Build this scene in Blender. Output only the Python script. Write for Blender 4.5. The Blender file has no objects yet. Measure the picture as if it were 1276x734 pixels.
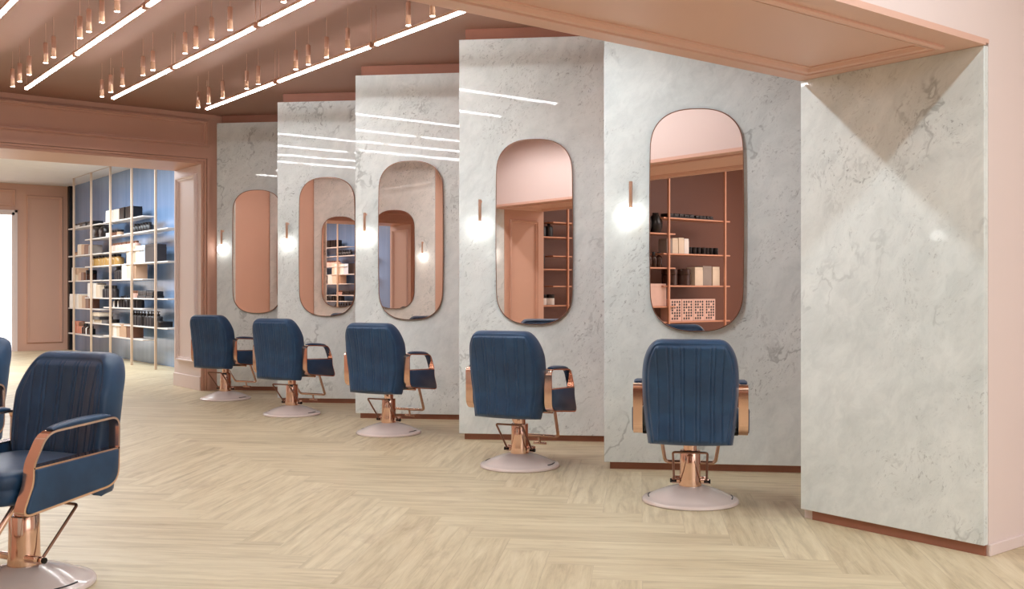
import bpy, bmesh, math, random
from mathutils import Vector, Matrix
random.seed(7)
PI = math.pi
C = bpy.context.scene.collection
sc = bpy.context.scene
H = 3.45                      # ceiling height
S2 = math.sqrt(0.5)

# ------------------------------------------------------------------ materials
def nodes(name):
    m = bpy.data.materials.new(name); m.use_nodes = True
    nt = m.node_tree; b = nt.nodes['Principled BSDF']
    return m, nt, b

def N(nt, typ, **kw):
    n = nt.nodes.new(typ)
    for k, v in kw.items(): setattr(n, k, v)
    return n

def math_(nt, op, a, b=None, c=None):
    n = N(nt, 'ShaderNodeMath', operation=op)
    for i, v in enumerate((a, b, c)):
        if v is None: continue
        if isinstance(v, (int, float)): n.inputs[i].default_value = v
        else: nt.links.new(v, n.inputs[i])
    return n.outputs[0]

def ramp(nt, fac, stops):
    r = N(nt, 'ShaderNodeValToRGB'); nt.links.new(fac, r.inputs[0])
    el = r.color_ramp.elements
    while len(el) < len(stops): el.new(0.5)
    for e, (p, c) in zip(el, stops):
        e.position = p; e.color = (*c, 1) if len(c) == 3 else c
    return r.outputs[0]

def mixc(nt, fac, a, b, mode='MIX'):
    n = N(nt, 'ShaderNodeMix', data_type='RGBA', blend_type=mode)
    if isinstance(fac, (int, float)): n.inputs[0].default_value = fac
    else: nt.links.new(fac, n.inputs[0])
    for v, i in ((a, 6), (b, 7)):
        if isinstance(v, tuple): n.inputs[i].default_value = (*v, 1)
        else: nt.links.new(v, n.inputs[i])
    return n.outputs[2]

def noise(nt, vec, scale, detail=3, rough=.5, dist=0.0, out=0):
    n = N(nt, 'ShaderNodeTexNoise'); n.inputs['Scale'].default_value = scale
    n.inputs['Detail'].default_value = detail; n.inputs['Roughness'].default_value = rough
    n.inputs['Distortion'].default_value = dist
    if vec is not None: nt.links.new(vec, n.inputs['Vector'])
    return n.outputs[out]

def srgb(r, g, b):
    f = lambda c: (c/255/12.92) if c/255 <= .04045 else ((c/255+.055)/1.055)**2.4
    return (f(r), f(g), f(b))

def simple(name, col, rough=.5, metal=0.0, var=.06, scale=6.0, bump=0.0, bscale=200.0, spec=.5, coat=0.0):
    m, nt, b = nodes(name)
    tc = N(nt, 'ShaderNodeTexCoord')
    nz = noise(nt, tc.outputs['Object'], scale, 3)
    lo = tuple(c*(1-var) for c in col); hi = tuple(min(1, c*(1+var)) for c in col)
    nt.links.new(ramp(nt, nz, [(.3, lo), (.7, hi)]), b.inputs['Base Color'])
    b.inputs['Roughness'].default_value = rough; b.inputs['Metallic'].default_value = metal
    b.inputs['Specular IOR Level'].default_value = spec
    b.inputs['Coat Weight'].default_value = coat
    if bump:
        bp = N(nt, 'ShaderNodeBump'); bp.inputs['Strength'].default_value = bump
        bp.inputs['Distance'].default_value = .002
        nt.links.new(noise(nt, tc.outputs['Object'], bscale, 2), bp.inputs['Height'])
        nt.links.new(bp.outputs[0], b.inputs['Normal'])
    return m

def emit(name, col, strength):
    m, nt, b = nodes(name)
    b.inputs['Base Color'].default_value = (.9, .9, .9, 1)
    b.inputs['Emission Color'].default_value = (*col, 1)
    b.inputs['Emission Strength'].default_value = strength
    return m

def marble():
    m, nt, b = nodes('polished_marble')
    g = N(nt, 'ShaderNodeNewGeometry'); P = g.outputs['Position']
    def dot(v, a):
        n = N(nt, 'ShaderNodeVectorMath', operation='DOT_PRODUCT'); nt.links.new(v, n.inputs[0]); n.inputs[1].default_value = a
        return n.outputs['Value']
    # warp the position, then stretch it along the bedding direction of the stone
    w = noise(nt, P, 1.7, 4, .6, 0, 1)
    add = N(nt, 'ShaderNodeVectorMath', operation='MULTIPLY_ADD')
    nt.links.new(w, add.inputs[0]); add.inputs[1].default_value = (.35, .35, .35); nt.links.new(P, add.inputs[2])
    W = add.outputs[0]
    d = Vector((.34, -.56, .76)).normalized(); e = d.cross(Vector((0, 0, 1))).normalized(); f = d.cross(e)
    def bed(v, k):
        c = N(nt, 'ShaderNodeCombineXYZ')
        nt.links.new(math_(nt, 'MULTIPLY', dot(v, d), k), c.inputs[0]); nt.links.new(dot(v, e), c.inputs[1]); nt.links.new(dot(v, f), c.inputs[2])
        return c.outputs[0]
    B1, B2 = bed(W, .42), bed(W, .5)
    def smooth(v, lo, hi):
        mr = N(nt, 'ShaderNodeMapRange'); mr.interpolation_type = 'SMOOTHSTEP'
        nt.links.new(v, mr.inputs[0]); mr.inputs[1].default_value = lo; mr.inputs[2].default_value = hi
        return mr.outputs[0]
    cloud = noise(nt, B2, 2.4, 6, .66)
    fine = noise(nt, B1, 13, 5, .7)
    base = ramp(nt, cloud, [(.30, srgb(211, 218, 217)), (.50, srgb(227, 233, 232)), (.70, srgb(236, 241, 239))])
    base = mixc(nt, .22, base, ramp(nt, fine, [(.38, srgb(186, 193, 192)), (.62, srgb(240, 244, 242))]))
    patch = smooth(noise(nt, B2, 1.9, 4, .62), .43, .66)
    fl = smooth(noise(nt, B1, 26, 5, .74), .52, .66)
    fl2 = smooth(noise(nt, B1, 58, 4, .72), .565, .67)
    r = math_(nt, 'ABSOLUTE', math_(nt, 'SUBTRACT', noise(nt, B1, 1.5, 6, .62), .5))
    line = math_(nt, 'SUBTRACT', 1.0, smooth(r, 0, .016))
    vm = smooth(noise(nt, P, 1.4, 3, .6), .52, .68)
    vein = math_(nt, 'MULTIPLY', line, vm)
    r2 = math_(nt, 'ABSOLUTE', math_(nt, 'SUBTRACT', noise(nt, bed(W, .8), .7, 6, .6), .52))
    long_ = math_(nt, 'MULTIPLY', math_(nt, 'SUBTRACT', 1.0, smooth(r2, 0, .010)), smooth(noise(nt, P, 1.1, 3, .6), .5, .64))
    c = mixc(nt, math_(nt, 'MULTIPLY', math_(nt, 'MULTIPLY', fl, patch), .38), base, srgb(130, 137, 136))
    c = mixc(nt, math_(nt, 'MULTIPLY', math_(nt, 'MULTIPLY', fl2, patch), .58), c, srgb(92, 98, 99))
    c = mixc(nt, math_(nt, 'MULTIPLY', vein, .26), c, srgb(138, 146, 145))
    c = mixc(nt, math_(nt, 'MULTIPLY', long_, .45), c, srgb(118, 125, 125))
    nt.links.new(c, b.inputs['Base Color'])
    b.inputs['Roughness'].default_value = .03
    b.inputs['Specular IOR Level'].default_value = .3
    return m

def herringbone(w=.22, n=6):
    m, nt, b = nodes('oak_herringbone')
    g = N(nt, 'ShaderNodeNewGeometry')
    sp = N(nt, 'ShaderNodeSeparateXYZ'); nt.links.new(g.outputs['Position'], sp.inputs[0])
    X, Y = sp.outputs[0], sp.outputs[1]
    p = math_(nt, 'ADD', math_(nt, 'MULTIPLY', math_(nt, 'ADD', X, Y), S2/w), -1.96)
    q = math_(nt, 'ADD', math_(nt, 'MULTIPLY', math_(nt, 'SUBTRACT', Y, X), S2/w), .03)
    i = math_(nt, 'FLOOR', p); j = math_(nt, 'FLOOR', q)
    mm = math_(nt, 'FLOORED_MODULO', math_(nt, 'SUBTRACT', i, j), 2.0*n)
    vert = math_(nt, 'GREATER_THAN', mm, n-.5)
    fp = math_(nt, 'FRACT', p); fq = math_(nt, 'FRACT', q)
    # along-plank coordinate (in units of w) and across
    al_h = math_(nt, 'ADD', mm, fp)
    al_v = math_(nt, 'ADD', math_(nt, 'SUBTRACT', 2.0*n-1, mm), fq)
    def sel(a, b_): # vert ? b : a
        return math_(nt, 'ADD', math_(nt, 'MULTIPLY', math_(nt, 'SUBTRACT', 1.0, vert), a), math_(nt, 'MULTIPLY', vert, b_))
    al = sel(al_h, al_v); ac = sel(fq, fp)
    id1 = sel(math_(nt, 'SUBTRACT', i, mm), math_(nt, 'ADD', i, 137.0))
    id2 = sel(j, math_(nt, 'SUBTRACT', j, math_(nt, 'SUBTRACT', 2.0*n-1, mm)))
    cid = N(nt, 'ShaderNodeCombineXYZ'); nt.links.new(id1, cid.inputs[0]); nt.links.new(id2, cid.inputs[1]); nt.links.new(vert, cid.inputs[2])
    wn = N(nt, 'ShaderNodeTexWhiteNoise', noise_dimensions='3D'); nt.links.new(cid.outputs[0], wn.inputs['Vector'])
    r1 = wn.outputs['Value']
    # grain space
    gv = N(nt, 'ShaderNodeCombineXYZ')
    nt.links.new(math_(nt, 'MULTIPLY', al, w), gv.inputs[0]); nt.links.new(math_(nt, 'MULTIPLY', ac, w), gv.inputs[1])
    nt.links.new(math_(nt, 'MULTIPLY', r1, 40.0), gv.inputs[2])
    mp = N(nt, 'ShaderNodeMapping'); nt.links.new(gv.outputs[0], mp.inputs[0]); mp.inputs['Scale'].default_value = (.8, 9, 1)
    gr = noise(nt, mp.outputs[0], 2.2, 6, .62, .6)
    mp2 = N(nt, 'ShaderNodeMapping'); nt.links.new(gv.outputs[0], mp2.inputs[0]); mp2.inputs['Scale'].default_value = (3, 70, 1)
    gf = noise(nt, mp2.outputs[0], 2.5, 4, .6, .2)
    mp3 = N(nt, 'ShaderNodeMapping'); nt.links.new(gv.outputs[0], mp3.inputs[0]); mp3.inputs['Scale'].default_value = (1.0, 2.6, 1)
    kn = noise(nt, mp3.outputs[0], 2.6, 4, .6, .8)
    base = ramp(nt, r1, [(0, srgb(186, 170, 138)), (.3, srgb(204, 189, 157)), (.7, srgb(217, 204, 174)), (1, srgb(194, 179, 149))])
    col = mixc(nt, .5, base, ramp(nt, gr, [(.32, srgb(164, 144, 110)), (.5, srgb(210, 192, 157)), (.68, srgb(231, 217, 186))]))
    col = mixc(nt, .14, col, ramp(nt, gf, [(.3, srgb(160, 132, 100)), (.62, srgb(228, 210, 176))]), 'MIX')
    col = mixc(nt, math_(nt, 'MULTIPLY', ramp(nt, kn, [(.56, (0, 0, 0)), (.74, (1, 1, 1))]), .30), col, srgb(138, 106, 76))
    # joints
    e_ac = math_(nt, 'MULTIPLY', math_(nt, 'MINIMUM', ac, math_(nt, 'SUBTRACT', 1.0, ac)), w)
    e_al = math_(nt, 'MULTIPLY', math_(nt, 'MINIMUM', al, math_(nt, 'SUBTRACT', float(n), al)), w)
    e = math_(nt, 'MINIMUM', e_ac, e_al)
    joint = math_(nt, 'LESS_THAN', e, .0011)
    col = mixc(nt, math_(nt, 'MULTIPLY', joint, .3), col, srgb(120, 95, 68))
    nt.links.new(col, b.inputs['Base Color'])
    rr = ramp(nt, gr, [(.3, (.5, .5, .5)), (.7, (.38, .38, .38))])
    nt.links.new(rr, b.inputs['Roughness'])
    b.inputs['Specular IOR Level'].default_value = .4
    bp = N(nt, 'ShaderNodeBump'); bp.inputs['Strength'].default_value = .15; bp.inputs['Distance'].default_value = .002
    nt.links.new(math_(nt, 'SUBTRACT', gf, math_(nt, 'MULTIPLY', joint, 1.5)), bp.inputs['Height'])
    nt.links.new(bp.outputs[0], b.inputs['Normal'])
    return m

def leather():
    m, nt, b = nodes('navy_leather')
    tc = N(nt, 'ShaderNodeTexCoord')
    nz = noise(nt, tc.outputs['Object'], 7, 4, .6)
    nt.links.new(ramp(nt, nz, [(.3, srgb(23, 53, 84)), (.7, srgb(36, 72, 107))]), b.inputs['Base Color'])
    b.inputs['Roughness'].default_value = .42
    b.inputs['Specular IOR Level'].default_value = .45
    b.inputs['Sheen Weight'].default_value = .12
    vo = N(nt, 'ShaderNodeTexVoronoi'); vo.inputs['Scale'].default_value = 260
    nt.links.new(tc.outputs['Object'], vo.inputs['Vector'])
    bp = N(nt, 'ShaderNodeBump'); bp.inputs['Strength'].default_value = .12; bp.inputs['Distance'].default_value = .001
    nt.links.new(vo.outputs['Distance'], bp.inputs['Height']); nt.links.new(bp.outputs[0], b.inputs['Normal'])
    return m

def blue_wall():
    m, nt, b = nodes('blue_lacquer_wall')
    g = N(nt, 'ShaderNodeNewGeometry')
    mp = N(nt, 'ShaderNodeMapping'); nt.links.new(g.outputs['Position'], mp.inputs[0]); mp.inputs['Scale'].default_value = (1, 1.6, .12)
    nz = noise(nt, mp.outputs[0], 1.5, 4, .6)
    nt.links.new(ramp(nt, nz, [(.3, srgb(112, 142, 182)), (.7, srgb(142, 170, 208))]), b.inputs['Base Color'])
    b.inputs['Roughness'].default_value = .2; b.inputs['Specular IOR Level'].default_value = .7
    return m

def rose_mirror():
    m, nt, b = nodes('rose_tinted_mirror')
    tc = N(nt, 'ShaderNodeTexCoord')
    nz = noise(nt, tc.outputs['Object'], .8, 1)
    nt.links.new(ramp(nt, nz, [(.3, (.87, .745, .69)), (.7, (.885, .76, .705))]), b.inputs['Base Color'])
    b.inputs['Metallic'].default_value = 1; b.inputs['Roughness'].default_value = 0.0
    return m

M = {}
M['marble'] = marble()
M['floor'] = herringbone()
M['leather'] = leather()
M['mirror'] = rose_mirror()
M['blue'] = blue_wall()
M['copper_paint'] = simple('copper_pink_paint', srgb(211, 167, 146), .42, var=.02, scale=1.2, bump=.04)
M['ceiling_paint'] = simple('ceiling_rose_brown_paint', srgb(160, 122, 106), .6, var=.03, scale=.8)
M['toe'] = simple('brown_copper_plinth_and_shade', srgb(158, 103, 82), .45, var=.04)  # plinth brown; on the wall core it paints in the cornice shade
M['soffit_paint'] = simple('light_rose_soffit_paint', srgb(222, 181, 164), .42, var=.02, scale=1.2)
M['pale_paint'] = simple('pale_pink_paint', srgb(229, 212, 208), .5, var=.015, scale=1)
M['cream'] = simple('cream_ceiling_paint', srgb(228, 222, 218), .7, var=.02)
M['niche'] = simple('brown_niche_paint', srgb(112, 73, 59), .5, var=.03, scale=1)
M['copper'] = simple('rose_copper_metal', (.80, .55, .44), .12, 1.0, var=.04, scale=12)
M['satin_copper'] = simple('satin_copper_metal', (.78, .53, .40), .3, 1.0, var=.04, scale=12)
M['dark_copper'] = simple('dark_copper_edge', (.30, .16, .11), .3, 1.0, var=.05, scale=12)
M['black_metal'] = simple('black_metal', (.018, .016, .016), .35, .6, var=.1)
M['base'] = simple('pinkish_white_lacquer', srgb(222, 206, 199), .22, 0, var=.02, coat=.4)
M['rubber'] = simple('black_rubber', (.02, .02, .022), .6)
M['pole'] = simple('pale_champagne_metal', srgb(214, 190, 168), .4, .15, var=.03)
M['shelf'] = simple('white_shelf_lacquer', srgb(226, 220, 216), .35, var=.02)
M['rose_shelf'] = simple('rose_copper_shelf', srgb(206, 150, 122), .35, .3, var=.03)
M['strip'] = emit('strip_light_diffuser', (.97, .985, 1), 54)
M['bulb'] = emit('pendant_glow', (1, .96, .92), 12)
M['cone'] = simple('pale_copper_glass_cone', srgb(226, 182, 150), .25, .35, var=.03, scale=10)
M['globe'] = emit('opal_globe_glow', (1, .97, .92), 7)
M['bright'] = emit('daylit_doorway', (1, .96, .95), 1.6)
M['concrete'] = M['copper_paint']
PAL = {
 'black': simple('black_plastic', srgb(22, 20, 22), .3), 'charcoal': simple('charcoal_plastic', srgb(52, 48, 50), .35),
 'white': simple('white_card', srgb(238, 233, 228), .55), 'cream': simple('cream_card', srgb(226, 208, 186), .55),
 'tan': simple('tan_card', srgb(196, 160, 132), .55), 'brown': simple('brown_card', srgb(122, 82, 62), .5),
 'darkbrown': simple('dark_brown_glass', srgb(58, 34, 26), .18), 'salmon': simple('salmon_plastic', srgb(206, 132, 106), .4),
 'amber': simple('amber_glass', srgb(176, 138, 82), .12), 'pink': simple('pale_pink_plastic', srgb(222, 184, 170), .4),
 'ice': simple('pale_blue_card', srgb(206, 218, 232), .45), 'grey': simple('grey_card', srgb(150, 138, 130), .5)}

# ------------------------------------------------------------------ mesh helpers
def link(name, bm, mat, parent=None, smooth=None, sharp=40):
    me = bpy.data.meshes.new(name)
    bmesh.ops.recalc_face_normals(bm, faces=bm.faces[:])
    bm.to_mesh(me); bm.free()
    me.materials.append(mat)
    if smooth is not False:
        me.polygons.foreach_set('use_smooth', [True]*len(me.polygons))
        me.set_sharp_from_angle(angle=math.radians(sharp))
    o = bpy.data.objects.new(name, me); C.objects.link(o)
    if parent: o.parent = parent
    return o

def box(bm, x0, x1, y0, y1, z0, z1, bev=0, seg=1):
    vs = [bm.verts.new((x, y, z)) for x in (x0, x1) for y in (y0, y1) for z in (z0, z1)]
    f = [(0,1,3,2),(4,6,7,5),(0,4,5,1),(2,3,7,6),(0,2,6,4),(1,5,7,3)]
    fs = [bm.faces.new([vs[i] for i in q]) for q in f]
    if bev:
        es = list({e for q in fs for e in q.edges})
        bmesh.ops.bevel(bm, geom=es, offset=bev, segments=seg, affect='EDGES', profile=.5)
    return bm

def prism(bm, poly, z0, z1):
    a = [bm.verts.new((x, y, z0)) for x, y in poly]; b = [bm.verts.new((x, y, z1)) for x, y in poly]
    n = len(poly)
    bm.faces.new(a[::-1]); bm.faces.new(b)
    for i in range(n): bm.faces.new((a[i], a[(i+1)%n], b[(i+1)%n], b[i]))
    return bm

def lathe(bm, prof, n=32, c=(0, 0, 0), caps=True):
    rings = []
    for r, z in prof:
        rings.append([bm.verts.new((c[0]+r*math.cos(2*PI*k/n), c[1]+r*math.sin(2*PI*k/n), c[2]+z)) for k in range(n)])
    for a, b in zip(rings, rings[1:]):
        for k in range(n): bm.faces.new((a[k], a[(k+1)%n], b[(k+1)%n], b[k]))
    if caps:
        bm.faces.new(rings[0][::-1]); bm.faces.new(rings[-1])
    return bm

def tube(bm, pts, r, n=10, closed=False, caps=True):
    pts = [Vector(p) for p in pts]; m = len(pts); rings = []
    up = None
    for i, p in enumerate(pts):
        if closed: t = (pts[(i+1)%m]-pts[i-1]).normalized()
        else: t = (pts[min(i+1, m-1)]-pts[max(i-1, 0)]).normalized()
        if up is None:
            up = Vector((0, 0, 1)) if abs(t.z) < .9 else Vector((1, 0, 0))
        s = t.cross(up).normalized(); up = s.cross(t).normalized()
        rings.append([bm.verts.new(p+r*(math.cos(2*PI*k/n)*s+math.sin(2*PI*k/n)*up)) for k in range(n)])
    rng = range(m) if closed else range(m-1)
    for i in rng:
        a, b = rings[i], rings[(i+1)%m]
        for k in range(n): bm.faces.new((a[k], a[(k+1)%n], b[(k+1)%n], b[k]))
    if not closed and caps:
        bm.faces.new(rings[0][::-1]); bm.faces.new(rings[-1])
    return bm

def round_path(pts, rad, seg=6, closed=False):
    """fillet polyline corners (any dimension)"""
    pts = [Vector(p) for p in pts]; n = len(pts); out = []
    rads = rad if isinstance(rad, (list, tuple)) else [rad]*n
    for i, p in enumerate(pts):
        if not closed and i in (0, n-1): out.append(p); continue
        a = pts[i-1]; b = pts[(i+1)%n]
        da = (a-p); db = (b-p)
        r = min(rads[i], da.length*.49, db.length*.49)
        p0 = p+da.normalized()*r; p1 = p+db.normalized()*r
        for k in range(seg+1):
            t = k/seg
            out.append((1-t)**2*p0+2*t*(1-t)*p+t*t*p1)
    return out

def strap(bm, path, x0, x1, th, closed=True):
    """flat band following a (y,z) path, spanning x0..x1 across, thickness th inward/outward"""
    m = len(path); rings = []
    for i in range(m):
        if closed: t = (path[(i+1)%m]-path[i-1])
        else: t = path[min(i+1, m-1)]-path[max(i-1, 0)]
        t = t.normalized(); nrm = Vector((-t[1], t[0]))
        a = path[i]+nrm*th/2; b = path[i]-nrm*th/2
        rings.append([bm.verts.new((x0, a[0], a[1])), bm.verts.new((x1, a[0], a[1])), bm.verts.new((x1, b[0], b[1])), bm.verts.new((x0, b[0], b[1]))])
    rng = range(m) if closed else range(m-1)
    for i in rng:
        a, b = rings[i], rings[(i+1)%m]
        for k in range(4): bm.faces.new((a[k], a[(k+1)%4], b[(k+1)%4], b[k]))
    if not closed:
        bm.faces.new(rings[0][::-1]); bm.faces.new(rings[-1])
    return bm

def frame_ring(bm, org, ux, uz, nrm, w, h, prof):
    """mitred moulding ring: rectangle w x h with lower-left org; prof = [(inset, out)...]"""
    org, ux, uz, nrm = map(Vector, (org, ux, uz, nrm))
    rings = []
    for ins, out in prof:
        cs = [(ins, ins), (w-ins, ins), (w-ins, h-ins), (ins, h-ins)]
        rings.append([bm.verts.new(org+ux*a+uz*b+nrm*out) for a, b in cs])
    for a, b in zip(rings, rings[1:]):
        for k in range(4): bm.faces.new((a[k], a[(k+1)%4], b[(k+1)%4], b[k]))
    a, b = rings[-1], rings[0]
    for k in range(4): bm.faces.new((a[k], a[(k+1)%4], b[(k+1)%4], b[k]))
    return bm
MOULD = [(0, 0), (0, .024), (.010, .040), (.022, .040), (.030, .022), (.046, .022), (.050, .008), (.062, .008), (.062, 0)]

def structure(name, bm, mat, parent=None, smooth=False, label=None):
    o = link(name, bm, mat, parent, smooth)
    if not parent: o['kind'] = 'structure'
    if label: o['label'] = label
    return o

def tag(o, label, cat, group=None, kind=None):
    o['label'] = label; o['category'] = cat
    if group: o['group'] = group
    if kind: o['kind'] = kind
    return o

def thing(name, label, cat, loc=(0, 0, 0), rz=0, group=None):
    o = bpy.data.objects.new(name, None); C.objects.link(o)
    o.empty_display_size = .1
    o.location = loc; o.rotation_euler = (0, 0, rz)
    return tag(o, label, cat, group)

def copy_tree(o, parent=None):
    c = o.copy(); C.objects.link(c)
    if parent: c.parent = parent
    for ch in list(o.children): copy_tree(ch, c)
    return c

def dup(root, loc, rz, label, group=None):
    r = copy_tree(root); r.location = loc; r.rotation_euler = (0, 0, rz); r['label'] = label
    if group: r['group'] = group
    return r

# ------------------------------------------------------------------ the room
XR, YB, STEP = 4.835, 3.42, 1.776     # tooth tips on the right
XJ = 4.65                              # right jamb face of both portals
XO, YO = .42, 3.13                     # tooth tips on the left side
LEN = STEP*S2
p_r = Vector((S2, -S2)); n_in = Vector((S2, S2))

bm = bmesh.new(); box(bm, -4, 9, -5, 23.2, -.1, 0); structure('floor', bm, M['floor'])
bm = bmesh.new(); box(bm, -1.2, 6.6, 3.42, 12.35, H, H+.1); structure('ceiling', bm, M['ceiling_paint'])
bm = bmesh.new(); box(bm, -1.6, 6.6, 13.3, 23.0, H, H+.1); structure('ceiling', bm, M['cream'])
bm = bmesh.new(); box(bm, -1.4, 9, -5, 2.39, H, H+.1); structure('ceiling', bm, M['cream'])

# right saw-tooth wall
tips = [Vector((XR, YB+STEP*k)) for k in range(0, 6)]
poly = [(6.6, 12.35), (tips[5].x+.12, 12.35)]
for k in range(5, 0, -1):
    L = tips[k]
    a = L+p_r*.045+n_in*.05
    v = L+p_r*(LEN if k > 1 else 1.7)+n_in*.05
    poly += [(a.x, a.y), (v.x, v.y)]
poly += [(6.2, tips[0].y+.02), (6.6, tips[0].y+.02)]
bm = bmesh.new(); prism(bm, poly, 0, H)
wall_right = structure('wall_right', bm, M['toe'])  # core darker than the wall copper: shade of the cornice recess painted in
PNAME = ['nearest', 'second', 'middle', 'fourth', 'farthest']
for k in range(1, 6):
    L = tips[k]; PL = LEN if k > 1 else 1.7; e = L+p_r*(PL-.004); d = n_in*.05
    bm = bmesh.new(); prism(bm, [tuple(L), tuple(e), tuple(e+d), tuple(L+d)], .052, 3.35)
    bmesh.ops.bevel(bm, geom=bm.edges[:], offset=.002, segments=1, affect='EDGES')
    structure('marble_panel', bm, M['marble'], wall_right, label='white veined marble slab behind the %s right-hand mirror' % PNAME[k-1])
    # recessed plinth strip
    bm = bmesh.new()
    a = L+p_r*.04+n_in*.038; e2 = L+p_r*(PL-.01)+n_in*.038
    prism(bm, [tuple(a), tuple(e2), tuple(e2+n_in*.03), tuple(a+n_in*.03)], 0, .056)
    structure('plinth', bm, M['toe'], wall_right)

# left saw-tooth wall (seen in the mirrors)
tipl = [Vector((XO, YO+STEP*k)) for k in range(0, 6)]
LENL = 1.10
pl = Vector((-S2, S2)); nl = Vector((-S2, -S2))
poly = [(-1.4, YO-.3)]
poly.append((tipl[0].x-.06, YO-.3))
for k in range(0, 5):
    L = tipl[k]; a = L+pl*.045+nl*.05; v = L+pl*LENL+nl*.05
    poly += [(a.x, a.y), (v.x, v.y)]
poly += [(XO, 12.2), (XO, 12.35), (-1.4, 12.35)]
bm = bmesh.new(); prism(bm, poly, 0, H)
wall_left = structure('wall_left', bm, M['copper_paint'])
for k in range(0, 5):
    L = tipl[k]; e = L+pl*(LENL-.004); d = nl*.05
    bm = bmesh.new(); prism(bm, [tuple(L), tuple(e), tuple(e+d), tuple(L+d)], .052, 3.35)
    structure('marble_panel', bm, M['marble'], wall_left)

# near portal: right pier, left pier, lintel
bm = bmesh.new(); box(bm, XJ+.035, 9, 2.39, 3.42, 0, H)
wall_front = structure('wall_front', bm, M['pale_paint'])
bm = bmesh.new(); box(bm, -1.4, XO-.02, 2.39, YO-.004, 0, H); structure('wall_jamb_left', bm, M['copper_paint'])
bm = bmesh.new(); box(bm, XO-.02, XJ+.035, 2.39, 3.42, 2.43, H); structure('wall_lintel', bm, M['pale_paint'])
bm = bmesh.new(); box(bm, XJ, XJ+.036, 2.394, 3.42, .052, 2.40, .002)
structure('marble_panel', bm, M['marble'], wall_front, label='white marble slab lining the thick wall end at right')
bm = bmesh.new(); box(bm, XJ+.022, XJ+.036, 2.40, 3.36, 0, .056); structure('plinth', bm, M['toe'], wall_front)
bm = bmesh.new(); box(bm, XJ+.03, 9, 2.378, 2.392, 0, .055, .003); structure('baseboard_front', bm, M['pale_paint'])
# soffit board with recessed panel
bm = bmesh.new()
box(bm, XO-.02, XJ+.035, 2.388, 3.422, 2.412, 2.431)
x0, x1, y0, y1 = XO-.02, XJ+.002, 2.386, 3.424
for (a, b_, c, d) in ((x0, x1, y0, y0+.13), (x0, x1, y1-.13, y1), (x0, x0+.13, y0+.13, y1-.13), (x1-.13, x1, y0+.13, y1-.13)):
    box(bm, a, b_, c, d, 2.40, 2.412)
frame_ring(bm, (x0+.13, y0+.13, 2.412), (1, 0, 0), (0, 1, 0), (0, 0, -1), x1-x0-.26, y1-y0-.26,
           [(0, 0), (0, .022), (.012, .030), (.024, .030), (.028, .012), (.036, .012), (.040, .026), (.058, .022), (.066, .006), (.085, .006), (.085, 0)])
structure('trim_1', bm, M['soffit_paint'])
# left jamb moulding
bm = bmesh.new(); frame_ring(bm, (XO-.02, 2.50, .16), (0, 1, 0), (0, 0, 1), (1, 0, 0), .52, 2.10, MOULD); structure('trim_2', bm, M['copper_paint'])

# far portal
bm = bmesh.new(); box(bm, -1.6, 6.6, 12.35, 13.3, 2.83, H)
wall_back = structure('wall_far_lintel', bm, M['copper_paint'])
bm = bmesh.new(); box(bm, XJ+.004, 6.6, 12.351, 13.299, 0, 2.83); structure('wall_far_right', bm, M['copper_paint'])
bm = bmesh.new(); box(bm, -1.6, XO, 12.35, 13.3, 0, 2.83); structure('wall_far_left', bm, M['copper_paint'])
# pale reveal of the far portal
bm = bmesh.new(); box(bm, XJ-.002, XJ+.006, 12.352, 13.298, 0, 2.828)
frame_ring(bm, (XJ-.002, 12.47, .34), (0, 1, 0), (0, 0, 1), (-1, 0, 0), .70, 2.38, MOULD)
box(bm, XJ-.016, XJ, 12.352, 13.298, 0, .17, .004)
structure('trim_3', bm, M['pale_paint'])
# header panel + architrave
bm = bmesh.new()
frame_ring(bm, (-1.0, 12.35, 3.04), (1, 0, 0), (0, 0, 1), (0, -1, 0), 5.74, .335, [(0, 0), (0, .03), (.010, .05), (.026, .05), (.034, .022), (.050, .022), (.054, .006), (.066, .006), (.066, 0)])
for (w0, w1, o) in ((.0, .028, .012), (.034, .058, .030), (.064, .10, .052)):
    box(bm, XO, XJ+w1, 12.35-o, 12.352, 2.83+w0, 2.83+w1)
    box(bm, XJ+w0, XJ+w1, 12.35-o, 12.352, .0, 2.83+w0)
box(bm, -1.0, XR, 12.325, 12.352, 3.395, H)
structure('trim_4', bm, M['copper_paint'])

# far room
bm = bmesh.new(); box(bm, 5.73, 5.9, 13.3, 22.7, 0, H); structure('wall_blue', bm, M['blue'])
bm = bmesh.new(); box(bm, 5.66, 5.74, 22.55, 22.69, 0, H); structure('trim_5', bm, M['black_metal'])
bm = bmesh.new(); box(bm, 4.62, 5.9, 22.7, 22.9, 0, H); box(bm, -1.6, 3.4, 22.7, 22.9, 0, H); box(bm, 3.4, 4.62, 22.7, 22.9, 2.84, H)
frame_ring(bm, (4.86, 22.7, .16), (1, 0, 0), (0, 0, 1), (0, -1, 0), .70, 3.06, MOULD)
frame_ring(bm, (3.5, 22.7, 2.98), (1, 0, 0), (0, 0, 1), (0, -1, 0), 1.15, .34, MOULD)
structure('wall_back', bm, M['copper_paint'])
bm = bmesh.new(); box(bm, -1.8, -1.6, 13.3, 22.9, 0, H); structure('wall_far_room_left', bm, M['pale_paint'])
bm = bmesh.new()
for o, a in ((.03, 0), (.045, .05)):
    box(bm, 4.58+a, 4.63+a, 22.7-o, 22.701, 0, 2.85+a); box(bm, 3.39, 4.63+a, 22.7-o, 22.701, 2.80+a, 2.85+a)
structure('trim_6', bm, M['pale_paint'])
bm = bmesh.new(); box(bm, 3.3, 4.7, 22.96, 23.0, 0, 2.9); structure('door_1', bm, M['bright'])

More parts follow.
